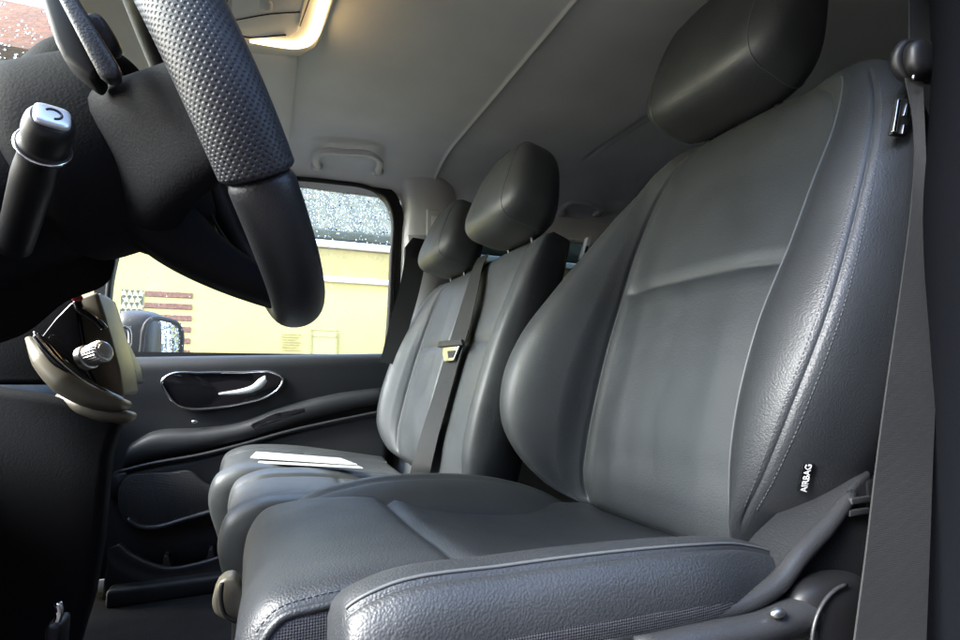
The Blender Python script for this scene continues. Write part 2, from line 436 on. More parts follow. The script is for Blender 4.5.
# headliner
Xs = np.concatenate([np.linspace(-.36, .5, 40), np.linspace(.502, .62, 60), np.linspace(.63, 1.0, 20), np.linspace(1.0, 1.1, 40), np.linspace(1.11, 3.2, 40)])
Ys = np.concatenate([np.linspace(.20, .5, 24), np.linspace(.52, 1.55, 50), np.linspace(1.56, 1.86, 50)])
def zroof(x, y):
    yy = abs(y - 1.04); z = .745
    e = np.clip((yy - .50) / .315, 0, 1); z = z - .105 * e ** 2.2
    z -= np.clip((-.0 - x) / .36, 0, 1) ** 2 * .09              # falls to the windscreen header
    sstep = 1 / (1 + np.exp(-(x - .56) / .004))
    z += .012 * sstep - .006 * np.exp(-((x - .552) / .006) ** 2) # moulded seam behind the front seats
    g = np.exp(-((x - 1.035) / .012) ** 2) * np.clip((1.52 - y) / .1, 0, 1)
    z += .014 * g + .012 / (1 + np.exp(-(x - 1.05) / .004)) * np.clip((1.52 - y) / .15, 0, 1)
    return z
HX, HY = np.meshgrid(Xs, Ys, indexing='ij'); HZ = zroof(HX, HY)
nx, ny = HX.shape
hv = np.stack([HX, HY, HZ], -1).reshape(-1, 3); hf = [(i*ny+j, (i+1)*ny+j, (i+1)*ny+j+1, i*ny+j+1) for i in range(nx-1) for j in range(ny-1)]
link('headliner', hv, hf, M['headliner'], van)
paint = mat('van_paint', (.02, .02, .022), .3, coat=.5)
box('roof_skin', (1.35, 1.04, .86), (3.6, 1.84, .03), paint, van, .01)
# cab floor and bulkheads
box('floor', (.9, 1.06, FZ - .03), (3.9, 1.66, .06), M['carpet'], van, .01)
box('firewall', (-1.15, 1.06, -.25), (.06, 1.7, .75), M['carpet'], van, .01)
box('rear_panel', (3.2, 1.06, .05), (.05, 1.76, 1.5), M['pillar'], van, .01)
box('door_step', (.0, 1.70, FZ + .02), (.7, .10, .05), M['plastic'], van, .012)

# passenger side: grey surround with the window opening
def ring_strip(name, inner, outer, m, parent, thick=.012):
    k = len(inner); I = np.array(inner); O = np.array(outer); t = np.array((0, thick, 0))
    v = list(I) + list(O) + list(I + t) + list(O + t); f = []
    for i in range(k):
        j = (i + 1) % k
        f += [(i, j, k+j, k+i), (2*k+i, 3*k+i, 3*k+j, 2*k+j), (i, 2*k+i, 2*k+j, j), (k+i, k+j, 3*k+j, 3*k+i)]
    return link(name, v, f, m, parent, True, sharp=40)
zs = .062
op = [(-.425, zs), (-.425, .30), (-.40, .42), (-.30, .555), (-.16, .628), (.0, .648), (.20, .660), (.32, .657), (.385, .632), (.413, .575), (.413, .40), (.408, .2), (.400, zs)]
opn, _ = sp([(x, YG, z) for x, z in op], 8)
cen = np.array((.0, YG, .35))
door = thing('passenger_door', 'black passenger door with chrome ringed handle bowl and rain speckled window', 'car door', (0, YG, FZ + .05))
frame_out = cen + (opn - cen) * np.array((1.085, 1, 1.085)); frame_out[:, 2] = np.where(opn[:, 2] < zs + .004, zs - .03, frame_out[:, 2])
ring_strip('window_frame', opn - np.array((0, .03, 0)), frame_out - np.array((0, .03, 0)), M['rubber'], door, .05)
tube('window_seal', opn - np.array((0, .035, 0)), .008, M['rubber'], door, 8, 1)
wg = link('window_glass', list(opn), [tuple(range(len(opn)))], M['glass'], door, False)
# grey side wall round the door frame: outer edge meets the headliner
so = []
for p in frame_out:
    x = p[0] + (.0 if p[0] < .39 else .07)
    so.append((np.interp(p[0], [-.47, .45], [-.62, .70]), YG - .015, max(p[2] + .0, .70) if p[2] > .30 else p[2]))
k1 = [i for i in range(len(opn)) if opn[i][2] > .30]
ins = [frame_out[i] + np.array((0, -.036, 0)) for i in k1]
outs = [np.array((p[0] * 1.0 + (-.15 if p[0] < -.3 else 0), 1.835, zroof(p[0], 1.835) + .006)) for p in ins]
v = ins + outs; kk = len(ins)
link('cant_rail', v, [(i, i+1, kk+i+1, kk+i) for i in range(kk-1)], M['headliner'], van)
# passenger side door post with its grey trim
post = loft('door_post', [[(.445+dx, 1.83, z), (.455+dx, 1.775, z), (.50+dx, 1.755, z), (.60+dx, 1.76, z), (.65+dx, 1.80, z), (.66+dx, 1.87, z), (.46+dx, 1.87, z)]
      for z, dx in ((FZ, -.05), (-.2, -.03), (.1, -.012), (.3, 0), (.5, .004), (.60, .01), (.66, .0), (.72, -.02))], M['pillar'], van, 5, 4)
box('slider_rail', (.555, 1.752, .50), (.07, .012, .17), M['pillar'], post, .005)
box('rail_slot', (.555, 1.745, .50), (.035, .004, .12), M['headliner'], post, .0015)
# rear side wall with tinted window behind the seats
box('side_wall', (1.95, 1.87, -.22), (2.5, .03, .76), M['pillar'], van, .01)
box('rear_cant_rail', (1.95, 1.865, .635), (2.5, .04, .16), M['headliner'], van, .015)
box('rear_window', (1.95, 1.875, .36), (2.5, .006, .42), M['tint'], van, 0)
box('rear_post', (2.6, 1.86, .36), (.12, .04, .42), M['pillar'], van, .01)
# driver side rear wall and door post
bp = loft('door_post', [[(x0, .20, z), (x0 - .01, .27, z), (x0 + .04, .315, z), (x0 + .16, .31, z), (x0 + .22, .27, z), (x0 + .22, .18, z)]
      for z, x0 in ((FZ, .45), (-.3, .49), (-.2, .515), (-.1, .545), (.0, .565), (.15, .59), (.3, .63), (.45, .65), (.6, .66), (.74, .62))], M['post_trim'], van, 5, 4)
box('side_wall', (2.0, .19, .05), (2.4, .03, 1.35), M['plastic'], van, .01)
# windscreen + pillars
ws = [(-1.18, .22, .03), (-1.18, 1.86, .03), (-.34, 1.80, .665), (-.34, .28, .665)]
wsg = thing('windscreen', 'rain covered windscreen glass beyond the steering wheel', 'windscreen', (-.76, 1.04, .35))
k_ = .74; mid0 = tuple(np.array(ws[0]) * (1 - k_) + np.array(ws[3]) * k_); mid1 = tuple(np.array(ws[1]) * (1 - k_) + np.array(ws[2]) * k_)
link('dimming_band', [mid0, mid1, ws[2], ws[3]], [(0, 1, 2, 3)], M['band'], wsg, False)
link('glass', [ws[0], ws[1], mid1, mid0], [(0, 1, 2, 3)], M['glass'], wsg, False)
for s_ in (0, 1):
    yb, yt = ((.24, .27), (1.86, 1.82))[s_]
    tube('pillar_trim', [(-1.18, yb, .02), (-.76, (yb + yt) / 2, .34), (-.36, yt, .65)], .035, M['pillar'], van, 10, 5)
box('header_rail', (-.36, 1.04, .685), (.07, 1.6, .04), M['headliner'], van, .012)

def drops(name, org, eu, ev, n, sampler, parent, nrm):
    """flattened rain drops sitting on a pane, one mesh of uncountable drops"""
    eu, ev, nrm = (np.array(x, float) for x in (eu, ev, nrm)); V, F = [], []
    ns_, nr_ = 8, 3
    for _ in range(n):
        u, v, r = sampler(); c = np.array(org) + eu * u + ev * v; b = len(V); el = random.uniform(.9, 1.5)
        hgt = r * random.uniform(.16, .34)
        for k in range(nr_):
            rr = r * math.cos(k / nr_ * math.pi / 2); hh = hgt * math.sin(k / nr_ * math.pi / 2)
            for j in range(ns_):
                a = 2 * math.pi * j / ns_
                V.append(c + eu * rr * math.cos(a) + ev * rr * el * math.sin(a) + nrm * hh)
        V.append(c + nrm * hgt); V.append(c)
        for k in range(nr_ - 1):
            for j in range(ns_): F.append((b+k*ns_+j, b+k*ns_+(j+1) % ns_, b+(k+1)*ns_+(j+1) % ns_, b+(k+1)*ns_+j))
        for j in range(ns_):
            F.append((b+(nr_-1)*ns_+j, b+(nr_-1)*ns_+(j+1) % ns_, b+nr_*ns_)); F.append((b+(j+1) % ns_, b+j, b+nr_*ns_+1))
    o = link(name, V, F, M['drop'], parent, True, recalc=True); o['kind'] = 'stuff'; return o
def s_win():
    while True:
        u = random.uniform(-.40, .41); v = random.uniform(.08, .65)
        p = 1.0 if v > .50 else (.12 if v > .43 else .05)
        if u < .05 and v < .4: p *= .6
        if u > .37 and v > .60: continue
        if random.random() < p: return u, v, random.uniform(.0009, .0032) * (1 if v > .45 else .6)
drops('rain_drops', (0, YG + .001, 0), (1, 0, 0), (0, 0, 1), 3400, s_win, wg, (0, 1, 0))
e1 = np.array((0, 1, 0)); e2 = np.array((.84, 0, .635)); e2 /= np.linalg.norm(e2); nn = np.cross(e2, e1); nn *= np.sign(nn[2])
wso = np.array((-.34, 1.04, .665))
def s_ws():
    v = -random.uniform(.0, .38); u = random.uniform(-.35, .45)
    return u, v, random.uniform(.0009, .0032)
drops('rain_drops', wso + nn * .001, e1, e2, 1700, s_ws, wsg.children[0], nn)

# ================================================================== PASSENGER DOOR PANEL
YD = 1.80
def dp(pts, Y=YD): return ats(pts, Y)
# main panel, a rolled shoulder at the window sill
xs_ = np.linspace(-.52, .46, 12)
prof = [(1.845, .055), (1.82, .066), (1.785, .062), (1.768, .045), (1.766, .0), (1.775, -.10), (1.78, -.30), (1.775, FZ + .06), (1.84, FZ + .05)]
loft('door_panel', [[(x, y, z + (x - .4) * .028) for (y, z) in prof] for x in xs_], M['plastic'], door, 5, 2)
# armrest swoosh
def swoosh(name, top, bot, y0, y1, m, rnd=.012):
    T, _ = sp(ats(top, y1), 6); B, _ = sp(ats(bot, y1), 6); n = min(len(T), len(B)); rows = []
    for i in range(n):
        t, b = T[i], B[i]; back = np.array((0, y0 - y1, 0)); h = (t - b)
        rows.append([t + back, t + back * .35 , t - h * .12, t - h * .5 - back * .12, b + h * .12, b + back * .35, b + back])
    return loft(name, rows, m, door, 4, 1)
swoosh('armrest', [(128, 446), (150, 434), (200, 430), (240, 424), (280, 409), (330, 396), (384, 388)], [(122, 470), (150, 462), (200, 452), (250, 440), (300, 424), (340, 414), (384, 404)], 1.80, 1.735, M['plastic'])
tube('panel_crease', ats([(118, 472), (150, 464), (200, 455), (240, 445), (290, 431), (340, 420), (384, 411)], 1.735), .0055, M['trim_grey'], door, 8, 5)
loft('lower_panel', [[(x, 1.79, at(p, q, 1.745)[2]), (x, 1.745, at(p, q, 1.745)[2] - .006), (x, 1.742, at(p, q, 1.745)[2] - .05), (x, 1.75, -.34), (x, 1.79, -.36)] for (p, q) in ((112, 474), (150, 466), (200, 457), (250, 444), (300, 430), (350, 419), (392, 411)) for x in (at(p, q, 1.745)[0],)], M['plastic'], door, 5, 4)
prism('pull_pocket', ats([(250, 424), (276, 413), (304, 408), (306, 412), (282, 420), (254, 431)], 1.735), (0, -.008, 0), M['gloss'], door, .003)
# handle bowl, chrome bezel and lever
bz = [(162, 381), (170, 374.5), (200, 373), (240, 372.5), (274, 373), (282.5, 379), (279, 388), (266, 397), (245, 403), (215, 408), (192, 409), (178, 406), (168, 395)]
bw = prism('handle_bowl', ats(bz, 1.7655), (0, -.003, 0), M['gloss'], door, .0012, 6)
bezel, _ = sp(ats(bz, 1.760), 8, True)
tube('bezel', bezel, .0036, M['chrome'], door, 8, 1, closed=True)
lev = loft('door_handle', [[at(px + dx * .3, py + dx, 1.735) + np.array((0, dy, 0)) for dx, dy in ((-h, 0), (-h * .5, -.008), (h * .5, -.008), (h, 0), (0, .008))]
      for px, py, h in ((219, 394, .9), (230, 393, 1.8), (242, 391.5, 2.6), (253, 388.5, 3.4), (261, 383, 4.6), (266, 378.5, 3.0))], M['lever'], door, 4, 5)
blob('door_lock_button', at(195, 421.5, 1.755), np.eye(3), (.010, .006, .005), M['chrome'], door, (1, 1), 12, 8)
# speaker and bottle pocket
grl = mat('speaker_mesh', (.010, .010, .011), .6, bump=[('weave', 260, .002, 1)])
prism('speaker_grille', ats([(120, 486), (128, 476), (170, 472), (190, 470), (206, 482), (226, 494), (226, 506), (190, 516), (160, 527), (132, 526), (121, 512)], 1.742), (0, -.012, 0), grl, door, .006, 4)
tube('speaker_rim', ats([(127, 519), (140, 527), (156, 527.5), (190, 518), (232, 506)], 1.728), .008, M['trim_grey'], door, 8, 5)
lp = sp(ats([(108, 548), (120, 561), (142, 571), (165, 575), (195, 571), (222, 563), (250, 553)], 1.69), 6)[0]
lq = sp(ats([(119, 544), (130, 553), (147, 562), (168, 568), (195, 564), (222, 556), (250, 546)], 1.69), 6)[0]
loft('door_pocket', [[a, b, b + np.array((0, .02, -.002)), b + np.array((0, .06, -.20)), a + np.array((0, .05, -.20)), a + np.array((0, -.002, -.03))] for a, b in zip(lp, lq)], M['trim_grey'], door, 3, 1)
for px in (166, 211):
    prism('pocket_rib', ats([(px - 5, 568 - (px - 166) * .14), (px - 2, 556 - (px - 166) * .14), (px + 2, 556 - (px - 166) * .14), (px + 5, 567 - (px - 166) * .14)], 1.705), (0, .04, 0), M['trim_grey'], door, .002)
# door mirror
mc = at(145, 346, 2.05)
mir = blob('door_mirror', mc + np.array((-.02, .06, .0)), [(1, 0, 0), (0, 1, 0), (0, 0, 1)], (.075, .16, .12), M['plastic_smooth'], door, (.55, .6))
mn = np.array((.86, -.50, -.02)); mn /= np.linalg.norm(mn); mu = np.cross((0, 0, 1), mn); mu /= np.linalg.norm(mu); mv = np.cross(mn, mu)
mp, _ = sp([mc + np.array((.055, -.02, 0)) + mu * x + mv * z for x, z in ((-.085, -.08), (-.09, 0), (-.085, .06), (-.06, .085), (.0, .09), (.06, .08), (.085, .05), (.09, 0), (.085, -.08), (0, -.095))], 6, True)
mirm = mat('mirror_glass', (.75, .78, .8), .03, metal=1)
mg = prism('mirror_glass', mp, -mn * .004, mirm, mir, .001)
tube('mirror_rim', mp, .008, M['rubber'], mir, 8, 1, closed=True)
def s_mir():
    while True:
        u, v = random.uniform(-.085, .085), random.uniform(-.085, .085)
        if u > -.035 or random.random() < .1: return u, v, random.uniform(.002, .0045)
drops('rain_drops', mc + np.array((.055, -.02, 0)) + mn * .001, mu, mv, 420, s_mir, mg, mn)

# ================================================================== DASHBOARD
dash = thing('dashboard', 'black dashboard with console trim coloured cream for bright light and ridged chrome knobs', 'dashboard', (-.5, 1.0, FZ))
pr = [(-1.17, .0), (-.85, .035), (-.62, .03), (-.52, .0), (-.47, -.05), (-.47, -.12), (-.52, -.20), (-.60, -.28), (-.75, -.36), (-1.17, -.40)]
loft('dash_body', [[(x, y, z) for x, z in pr] for y in (.28, .6, .9, 1.2, 1.5, 1.8)], M['plastic'], dash, 6, 2)
# centre stack: sloping face with a dark screen bezel, two knobs, surround in cream-lit colour
YA, YB = .93, 1.26
def stack(name, pts, y0, y1, m, bevel=.006, smoothn=4):
    return prism(name, [(p[0], y0, p[1]) for p in (at(px, py, y0)[[0, 2]] for px, py in pts)], (0, y1 - y0, 0), m, dash, bevel, smoothn)
stack('centre_stack', [(74, 298), (97, 291), (104, 312), (112, 340), (120, 370), (124, 396), (112, 399), (98, 391), (86, 374), (80, 340)], .97, 1.08, M['cream_lit'], .006, 0)
prism('stack_screen', ats([(40, 337), (55, 318), (70, 303), (77, 300), (82, 330), (88, 368), (98, 388), (84, 380), (68, 369), (52, 354)], .962), (0, .1, 0), M['gloss'], dash, .004)
arc_ = [(36, 335, .945), (46, 347, .94), (60, 363, .935), (80, 380, .935), (102, 393, .94), (121, 400, .96)]
tube('trim_arc', ats(arc_, .94), [.005, .008, .009, .009, .008, .005], M['gloss'], dash, 14, 8)
tube('arc_edge', [p + np.array((.0, -.008, .004)) for p in ats(arc_, .94)], .0014, M['chrome'], dash, 8, 8)
stack('centre_hump', [(-60, 286), (40, 292), (74, 298), (82, 330), (88, 375), (60, 385), (-60, 385)], .99, 1.10, M['dark_trim'], .01, 0)
tube('console_shoulder', ats([(28, 338, .965), (44, 360, .95), (66, 381, .94), (92, 396, .94), (114, 404, .95), (127, 405, .985)], .95), [.004, .015, .020, .018, .013, .007], M['cream_lit'], dash, 20, 8)
tube('console_lip', ats([(58, 396, .97), (82, 406, .955), (106, 414, .955), (124, 417, .965), (133, 416, .99)], .95), [.005, .012, .013, .011, .006], M['cream_lit'], dash, 20, 8)
# air vent beside the stack toward the passenger
stack('vent_panel', [(98, 292), (104, 296), (118, 335), (134, 368), (137, 384), (120, 386), (108, 340)], 1.25, 1.32, M['trim_grey'], .012, 0)
tube('vent_ring', ats([(121, 327), (127, 328), (130, 342), (127, 352), (122, 346)], 1.45), .004, M['chrome'], dash, 8, 5, closed=True)
for q_ in ([(103, 300), (110, 322), (120, 352), (128, 382)], [(111, 318), (124, 350), (135, 372)]): tube('panel_gap', ats(q_, 1.247), .0022, M['rubber'], dash, 6, 4)
tube('stack_line', ats([(77, 301), (80, 309), (90, 316), (99, 323), (104, 329)], .962), .006, M['gloss'], dash, 8, 5)
def knob(px, py, Y, r, dep):
    c = at(px, py, Y); ax = np.array((.80, -.5, .33)); ax /= np.linalg.norm(ax)
    a = np.cross(ax, (0, 0, 1)); a /= np.linalg.norm(a); b = np.cross(ax, a)
    rows = []
    n = 48
    for t, q in ((-.9, 1.15), (-.5, 1.15), (-.45, 1.0), (.55, 1.0), (.7, .92), (.75, .8)):
        ring = []
        for k in range(n):
            rid = 1 + (.07 if k % 2 else -.03) if -.4 < t < .65 else 1
            ring.append(c + ax * dep * t + (a * math.cos(2*math.pi*k/n) + b * math.sin(2*math.pi*k/n)) * r * q * rid)
        rows.append(ring)
    k_ = loft('control_knob', rows, M['satin'], dash, 1, 1, smooth=False)
    prism('knob_face', [c + ax * dep * .752 + (a * math.cos(2*math.pi*k/24) + b * math.sin(2*math.pi*k/24)) * r * .74 for k in range(24)], ax * .002, M['satin'], k_, .0008)
knob(96, 354, .95, .0165, .022); knob(118, 365, 1.1, .0145, .02)
blob('hazard_button', at(77, 298, .95), np.eye(3), (.008, .006, .006), mat('red_button', (.35, .03, .03), .4), dash, (1, 1), 12, 8)
# instrument pod behind the wheel and the dash edge beside it
blob('instrument_pod', at(86, 118, .665), [(.9, 0, -.43), (0, 1, 0), (.43, 0, .9)], (.058, .085, .075), M['dark_trim'], dash, (.8, .85))
prism('dash_edge', ats([(-40, 90), (0, 94), (17, 114), (25, 128), (19, 160), (2, 205), (-40, 205)], .70), (0, .12, 0), M['trim_grey'], dash, .01)
tube('dash_edge_chrome', ats([(14, 106), (21, 116), (27, 126)], .695), .004, M['satin'], dash, 8, 4)
# lower console and knee panel: dark
stack('lower_console', [(-60, 380), (60, 398), (122, 412), (116, 430), (108, 455), (104, 490), (99, 545), (90, 600), (66, 680), (-120, 680)], .95, 1.0, M['dark_trim'], .012, 0)
prism('knee_panel', [(-.60, .34, .02), (-.36, .34, -.03), (-.33, .34, -.10), (-.37, .34, -.25), (-.60, .34, -.42)], (0, .55, 0), M['dark_trim'], dash, .02)
loft('cluster_cowl', [[at(px, py, Y) for px, py in ((-60, 130), (0, 118), (50, 160), (92, 205), (114, 248), (108, 282), (66, 302), (20, 336), (-60, 350))] for Y in (.66, .72, .86, .92)], M['dark_trim'], dash, 6, 4)
ped = thing('foot_pedal', 'shiny pedal tip low in the dark footwell under the dashboard', 'pedal', tuple(at(58, 650, .8)))
box('pedal_pad', at(57, 640, .80), (.016, .04, .05), M['plastic_smooth'], ped, .006)
tube('pedal_edge', ats([(58, 603), (60, 612), (57, 624), (58, 636)], .79), .004, M['chrome'], ped, 8, 4)

# ================================================================== STEERING WHEEL
tau = R(26)
wu = np.array((-math.sin(tau), 0, math.cos(tau))); wn = np.array((math.cos(tau), 0, math.sin(tau))); wy = np.array((0, 1., 0))
RW = .182; YC = .60
WB = at(299, 305, YC); WC = WB + wu * RW
wheel = thing('steering_wheel', 'black leather steering wheel with perforated grip in the upper left of the photo', 'steering wheel', tuple(WC))
def wp(a, r=RW, d=0.):    # a: degrees from the bottom toward the driver's door
    a = R(a); return WC - wu * r * math.cos(a) - wy * r * math.sin(a) + wn * d
def arc(name, a0, a1, ra, rn, m, n, uv=None, ends=True):
    rows = []
    fr = np.linspace(0, 1, n)
    for t in fr:
        a = a0 + (a1 - a0) * t; c = wp(a); e = (c - WC) / RW
        k = 1.0
        if ends: k = 1 - .10 * max(0, 1 - t / .012) - .10 * max(0, 1 - (1 - t) / .012)
        rows.append([c + e * ra * k * math.cos(q) + wn * rn * k * math.sin(q) * (1.0 if math.sin(q) > 0 else 1.12) for q in np.linspace(math.pi, 3*math.pi, 32, endpoint=False)])
    return loft(name, rows, m, wheel, 1, 1, uv=uv)
arc('rim', -61, 61, .0235, .0255, M['wheel_leather'], 60)
arc('rim', 131, 229, .0235, .0255, M['wheel_leather'], 50)
arc('grip', 61.4, 130.6, .026, .0285, M['perf'], 120, uv=(30, 42))
arc('grip', 229.4, 298.6, .026, .0285, M['perf'], 120, uv=(30, 42))
ho = -.085
hub_ax = [wy, wu, wn]
blob('airbag_pad', WC + wn * (ho + .015), hub_ax, (.07, .075, .04), M['dark_trim'], wheel, (.6, .85))
blob('hub_back', WC + wn * (ho - .03) + wu * .022, hub_ax, (.095, .092, .06), M['dark_trim'], wheel, (.5, .9))
def spoke(name, a0, w0, w1, dd, m, th=.018, r0=.05, r1=RW - .004):
    rows = []
    for t in np.linspace(0, 1, 7):
        r = r0 + (r1 - r0) * t; c = wp(a0, r, ho * (1 - t ** 1.6) + dd); er = (wp(a0, 1) - WC); ta = np.cross(wn, er); ta /= np.linalg.norm(ta)
        wv = w0 + (w1 - w0) * t ** .7; h = th * (1 - .45 * t)
        rows.append([c + ta * wv * x + wn * h * z for x, z in ((-1, 0), (-.85, .7), (0, 1), (.85, .7), (1, 0), (.85, -.8), (0, -1), (-.85, -.8))])
    return loft(name, rows, m, wheel, 4, 4)
spoke('spoke', 0, .065, .042, 0, M['dark_trim'], .036)
spoke('spoke', 78, .085, .042, -.008, M['dark_trim'], .03, .02)
spoke('spoke', -84, .05, .032, -.006, M['dark_trim'])
tube('spoke_trim', ats([(192, 104, .60), (200, 140, .61), (211, 180, .62), (224, 215, .63), (243, 250, .64), (270, 284, .64)], .6), [.006, .011, .014, .015, .013, .008], M['plastic_smooth'], wheel, 12, 6)
tube('spoke_seam', ats([(187, 120, .575), (193, 150, .575), (202, 190, .58), (215, 222, .585), (235, 252, .59), (262, 286, .60)], .6), .0016, M['rubber'], wheel, 6, 6)
# shift paddle behind the rim
pdl = prism('shift_paddle', ats([(52, -14), (72, -12), (118, 64), (119, 76), (106, 78), (96, 70)], .43), (0, .014, 0), M['trim_grey'], wheel, .003)
prism('paddle_arm', ats([(36, -14), (60, -14), (100, 70), (92, 80), (62, 56), (54, 40)], .452), (0, .03, 0), M['plastic_smooth'], wheel, .004)
blob('paddle_button', at(103, 37, .452), [(.55, .3, -.78), (0, 1, 0), (.8, 0, .6)], (.014, .010, .008), M['trim_grey'], wheel, (.6, .6), 20, 14)
# column shroud and stalk
colm = thing('steering_column', 'dark plastic steering column shroud with multifunction stalk beside the wheel', 'steering column', tuple(WC - wn * .2))
rows = []
for d, ry, ru, dy, dz in ((-.085, .04, .045, 0, .018), (-.10, .066, .066, 0, .018), (-.13, .074, .073, 0, .02), (-.19, .078, .077, .0, .02), (-.27, .08, .08, 0, .02), (-.36, .08, .085, 0, .02)):
    c = WC + wn * d + wu * dz
    rows.append([c + wy * ry * np.sign(math.cos(q)) * abs(math.cos(q)) ** .75 + wu * ru * np.sign(math.sin(q)) * abs(math.sin(q)) ** .75 for q in np.linspace(0, 2*math.pi, 24, endpoint=False)])
loft('shroud', rows, M['dark_trim'], colm, 2, 5)
sa, sb = at(14, 246, .55), at(52, 118, .41)
dv = sb - sa; Ld = np.linalg.norm(dv); dv /= Ld
stalk = loft('stalk', [[sa + dv * Ld * t + r * (np.cross(dv, wn) * math.cos(q) / np.linalg.norm(np.cross(dv, wn)) + np.cross(dv, np.cross(dv, wn)) * math.sin(q) / np.linalg.norm(np.cross(dv, wn))) for q in np.linspace(0, 2*math.pi, 24, endpoint=False)]
      for t, r in ((0, .0125), (.3, .013), (.6, .0138), (.8, .0146), (.802, .0155), (.825, .0155), (.827, .0146), (.93, .0142), (.985, .0128), (1.0, .011))], M['plastic_smooth'], colm, 2, 4)
e1s = np.cross(dv, (0, 0, 1.)); e1s /= np.linalg.norm(e1s); e2s = np.cross(e1s, dv)
rc = sa + dv * Ld * .816
tube('stalk_ring', [rc + (e1s * math.cos(q) + e2s * math.sin(q)) * .0154 for q in np.linspace(0, 2*math.pi, 32, endpoint=False)], .0012, M['chrome'], stalk, 6, 1, closed=True)
bn = blob('stalk_button', sb + dv * .001, [e1s, e2s, dv], (.0098, .0085, .003), M['lever'], stalk, (.5, .5), 32, 16)
tube('wiper_mark', [sb + dv * .0042 + e1s * .0045 * math.cos(q) + e2s * .0038 * math.sin(q) for q in np.linspace(.6, 4.6, 12)], .0008, M['trim_grey'], bn, 6, 1)

# ================================================================== SEATS
def frame(O, r):
    O = np.array(O, float); r = R(r)
    a = np.array((math.sin(r), 0, math.cos(r))); n = np.array((-math.cos(r), 0, math.sin(r)))
    return (lambda s, h, d: O + np.array((0, s, 0)) + a * h + n * d), a, n
def seat_back(name, F, parent, st, m, rear=-.11, grooves=(), vseam=None, nu=10, nv=8, bumpf=None):
    """st rows: h, near half width, far half width, near bolster, far bolster, near panel half, far panel half, panel depth"""
    rows = []
    for h, Wn, Wf, Bn, Bf, pn, pf, p in st:
        g = lambda s, d, hh=h: F(s, hh, d)
        rk = rear + (p if p < 0 else 0) * .3
        row = [g(-.55*Wn, rk), g(-.88*Wn, rk + .012), g(-.99*Wn, rk * .5), g(-Wn, min(0, p) + .0 + Bn * .15), g(-.925*Wn, p + Bn * .93),
               g(-(.5*.925*Wn + .5*(pn + .018)), p + Bn * 1.04), g(-(pn + .016 + max(0., h - .3) * .035), p + Bn * .74), g(-pn, p - .003), g(-.5*pn, p + .0015), g(0, p + .003),
               g(.5*pf, p + .0015), g(pf, p - .003), g(pf + .02, p + Bf * .42), g(.5*.925*Wf + .5*(pf + .018), p + Bf * 1.0), g(.925*Wf, p + Bf * .93),
               g(Wf, min(0, p) + Bf * .15), g(.99*Wf, rk * .5), g(.88*Wf, rk + .012), g(.55*Wf, rk), g(0, rk)]
        rows.append(row)
    return loft(name, rows, m, parent, nu, nv, grooves=grooves, cluster=True, ret=True, bumpf=bumpf)

# ---- driver's seat
DS = (.50, .62, -.22); FD, aD, nD = frame(DS, 17.5)
ds = thing('driver_seat', 'black leather driver seat with airbag tag on its side bolster nearest the viewer', 'car seat', (.27, .62, FZ))
st = [(-.005, .15, .19, .00, .00, .115, .13, -.055), (.012, .185, .230, .025, .05, .145, .165, -.022), (.05, .215, .275, .05, .095, .160, .172, -.006), (.10, .250, .312, .066, .122, .164, .174, .0),
      (.18, .283, .332, .075, .132, .168, .174, .004), (.27, .302, .330, .070, .118, .175, .173, .005), (.385, .303, .308, .055, .080, .184, .170, .001),
      (.47, .298, .278, .042, .052, .188, .165, -.002), (.545, .285, .240, .03, .032, .188, .157, -.008), (.60, .268, .210, .022, .016, .182, .145, -.013),
      (.65, .242, .180, .012, .010, .165, .125, -.022), (.69, .196, .142, .004, .004, .125, .095, -.04), (.71, .12, .09, 0, 0, .07, .06, -.066)]
gr = [('u', 7, .005, .0035, 1.0, 10.5), ('u', 11, .005, .0035, 1.0, 10.5), ('u', 4, .0022, .0018, 2.0, 9.5), ('u', 14, .002, .002, 2.0, 8.5), ('v', 6, .006, .006, 7.2, 10.8)]
def sit_dimples(G, U, V):
    s_ = G[..., 1] - DS[1]; h_ = (G - np.array(DS)) @ aD; D = np.zeros(s_.shape)
    for r_ in range(5):
        for c_ in range(5):
            D -= .0011 * np.exp(-((s_ - (-.12 + .06 * c_ + .01 * (r_ % 2))) ** 2 + (h_ - (.10 + .055 * r_)) ** 2) / .012 ** 2)
    D += .0006 * np.sin(s_ * 23 + h_ * 9) * np.sin(h_ * 31 - s_ * 7 + 1)
    front = ((G - np.array(DS)) @ nD) > -.03
    return D * front
bk, G, U, V = seat_back('backrest', FD, ds, st, M['leather'], -.115, gr, bumpf=sit_dimples)
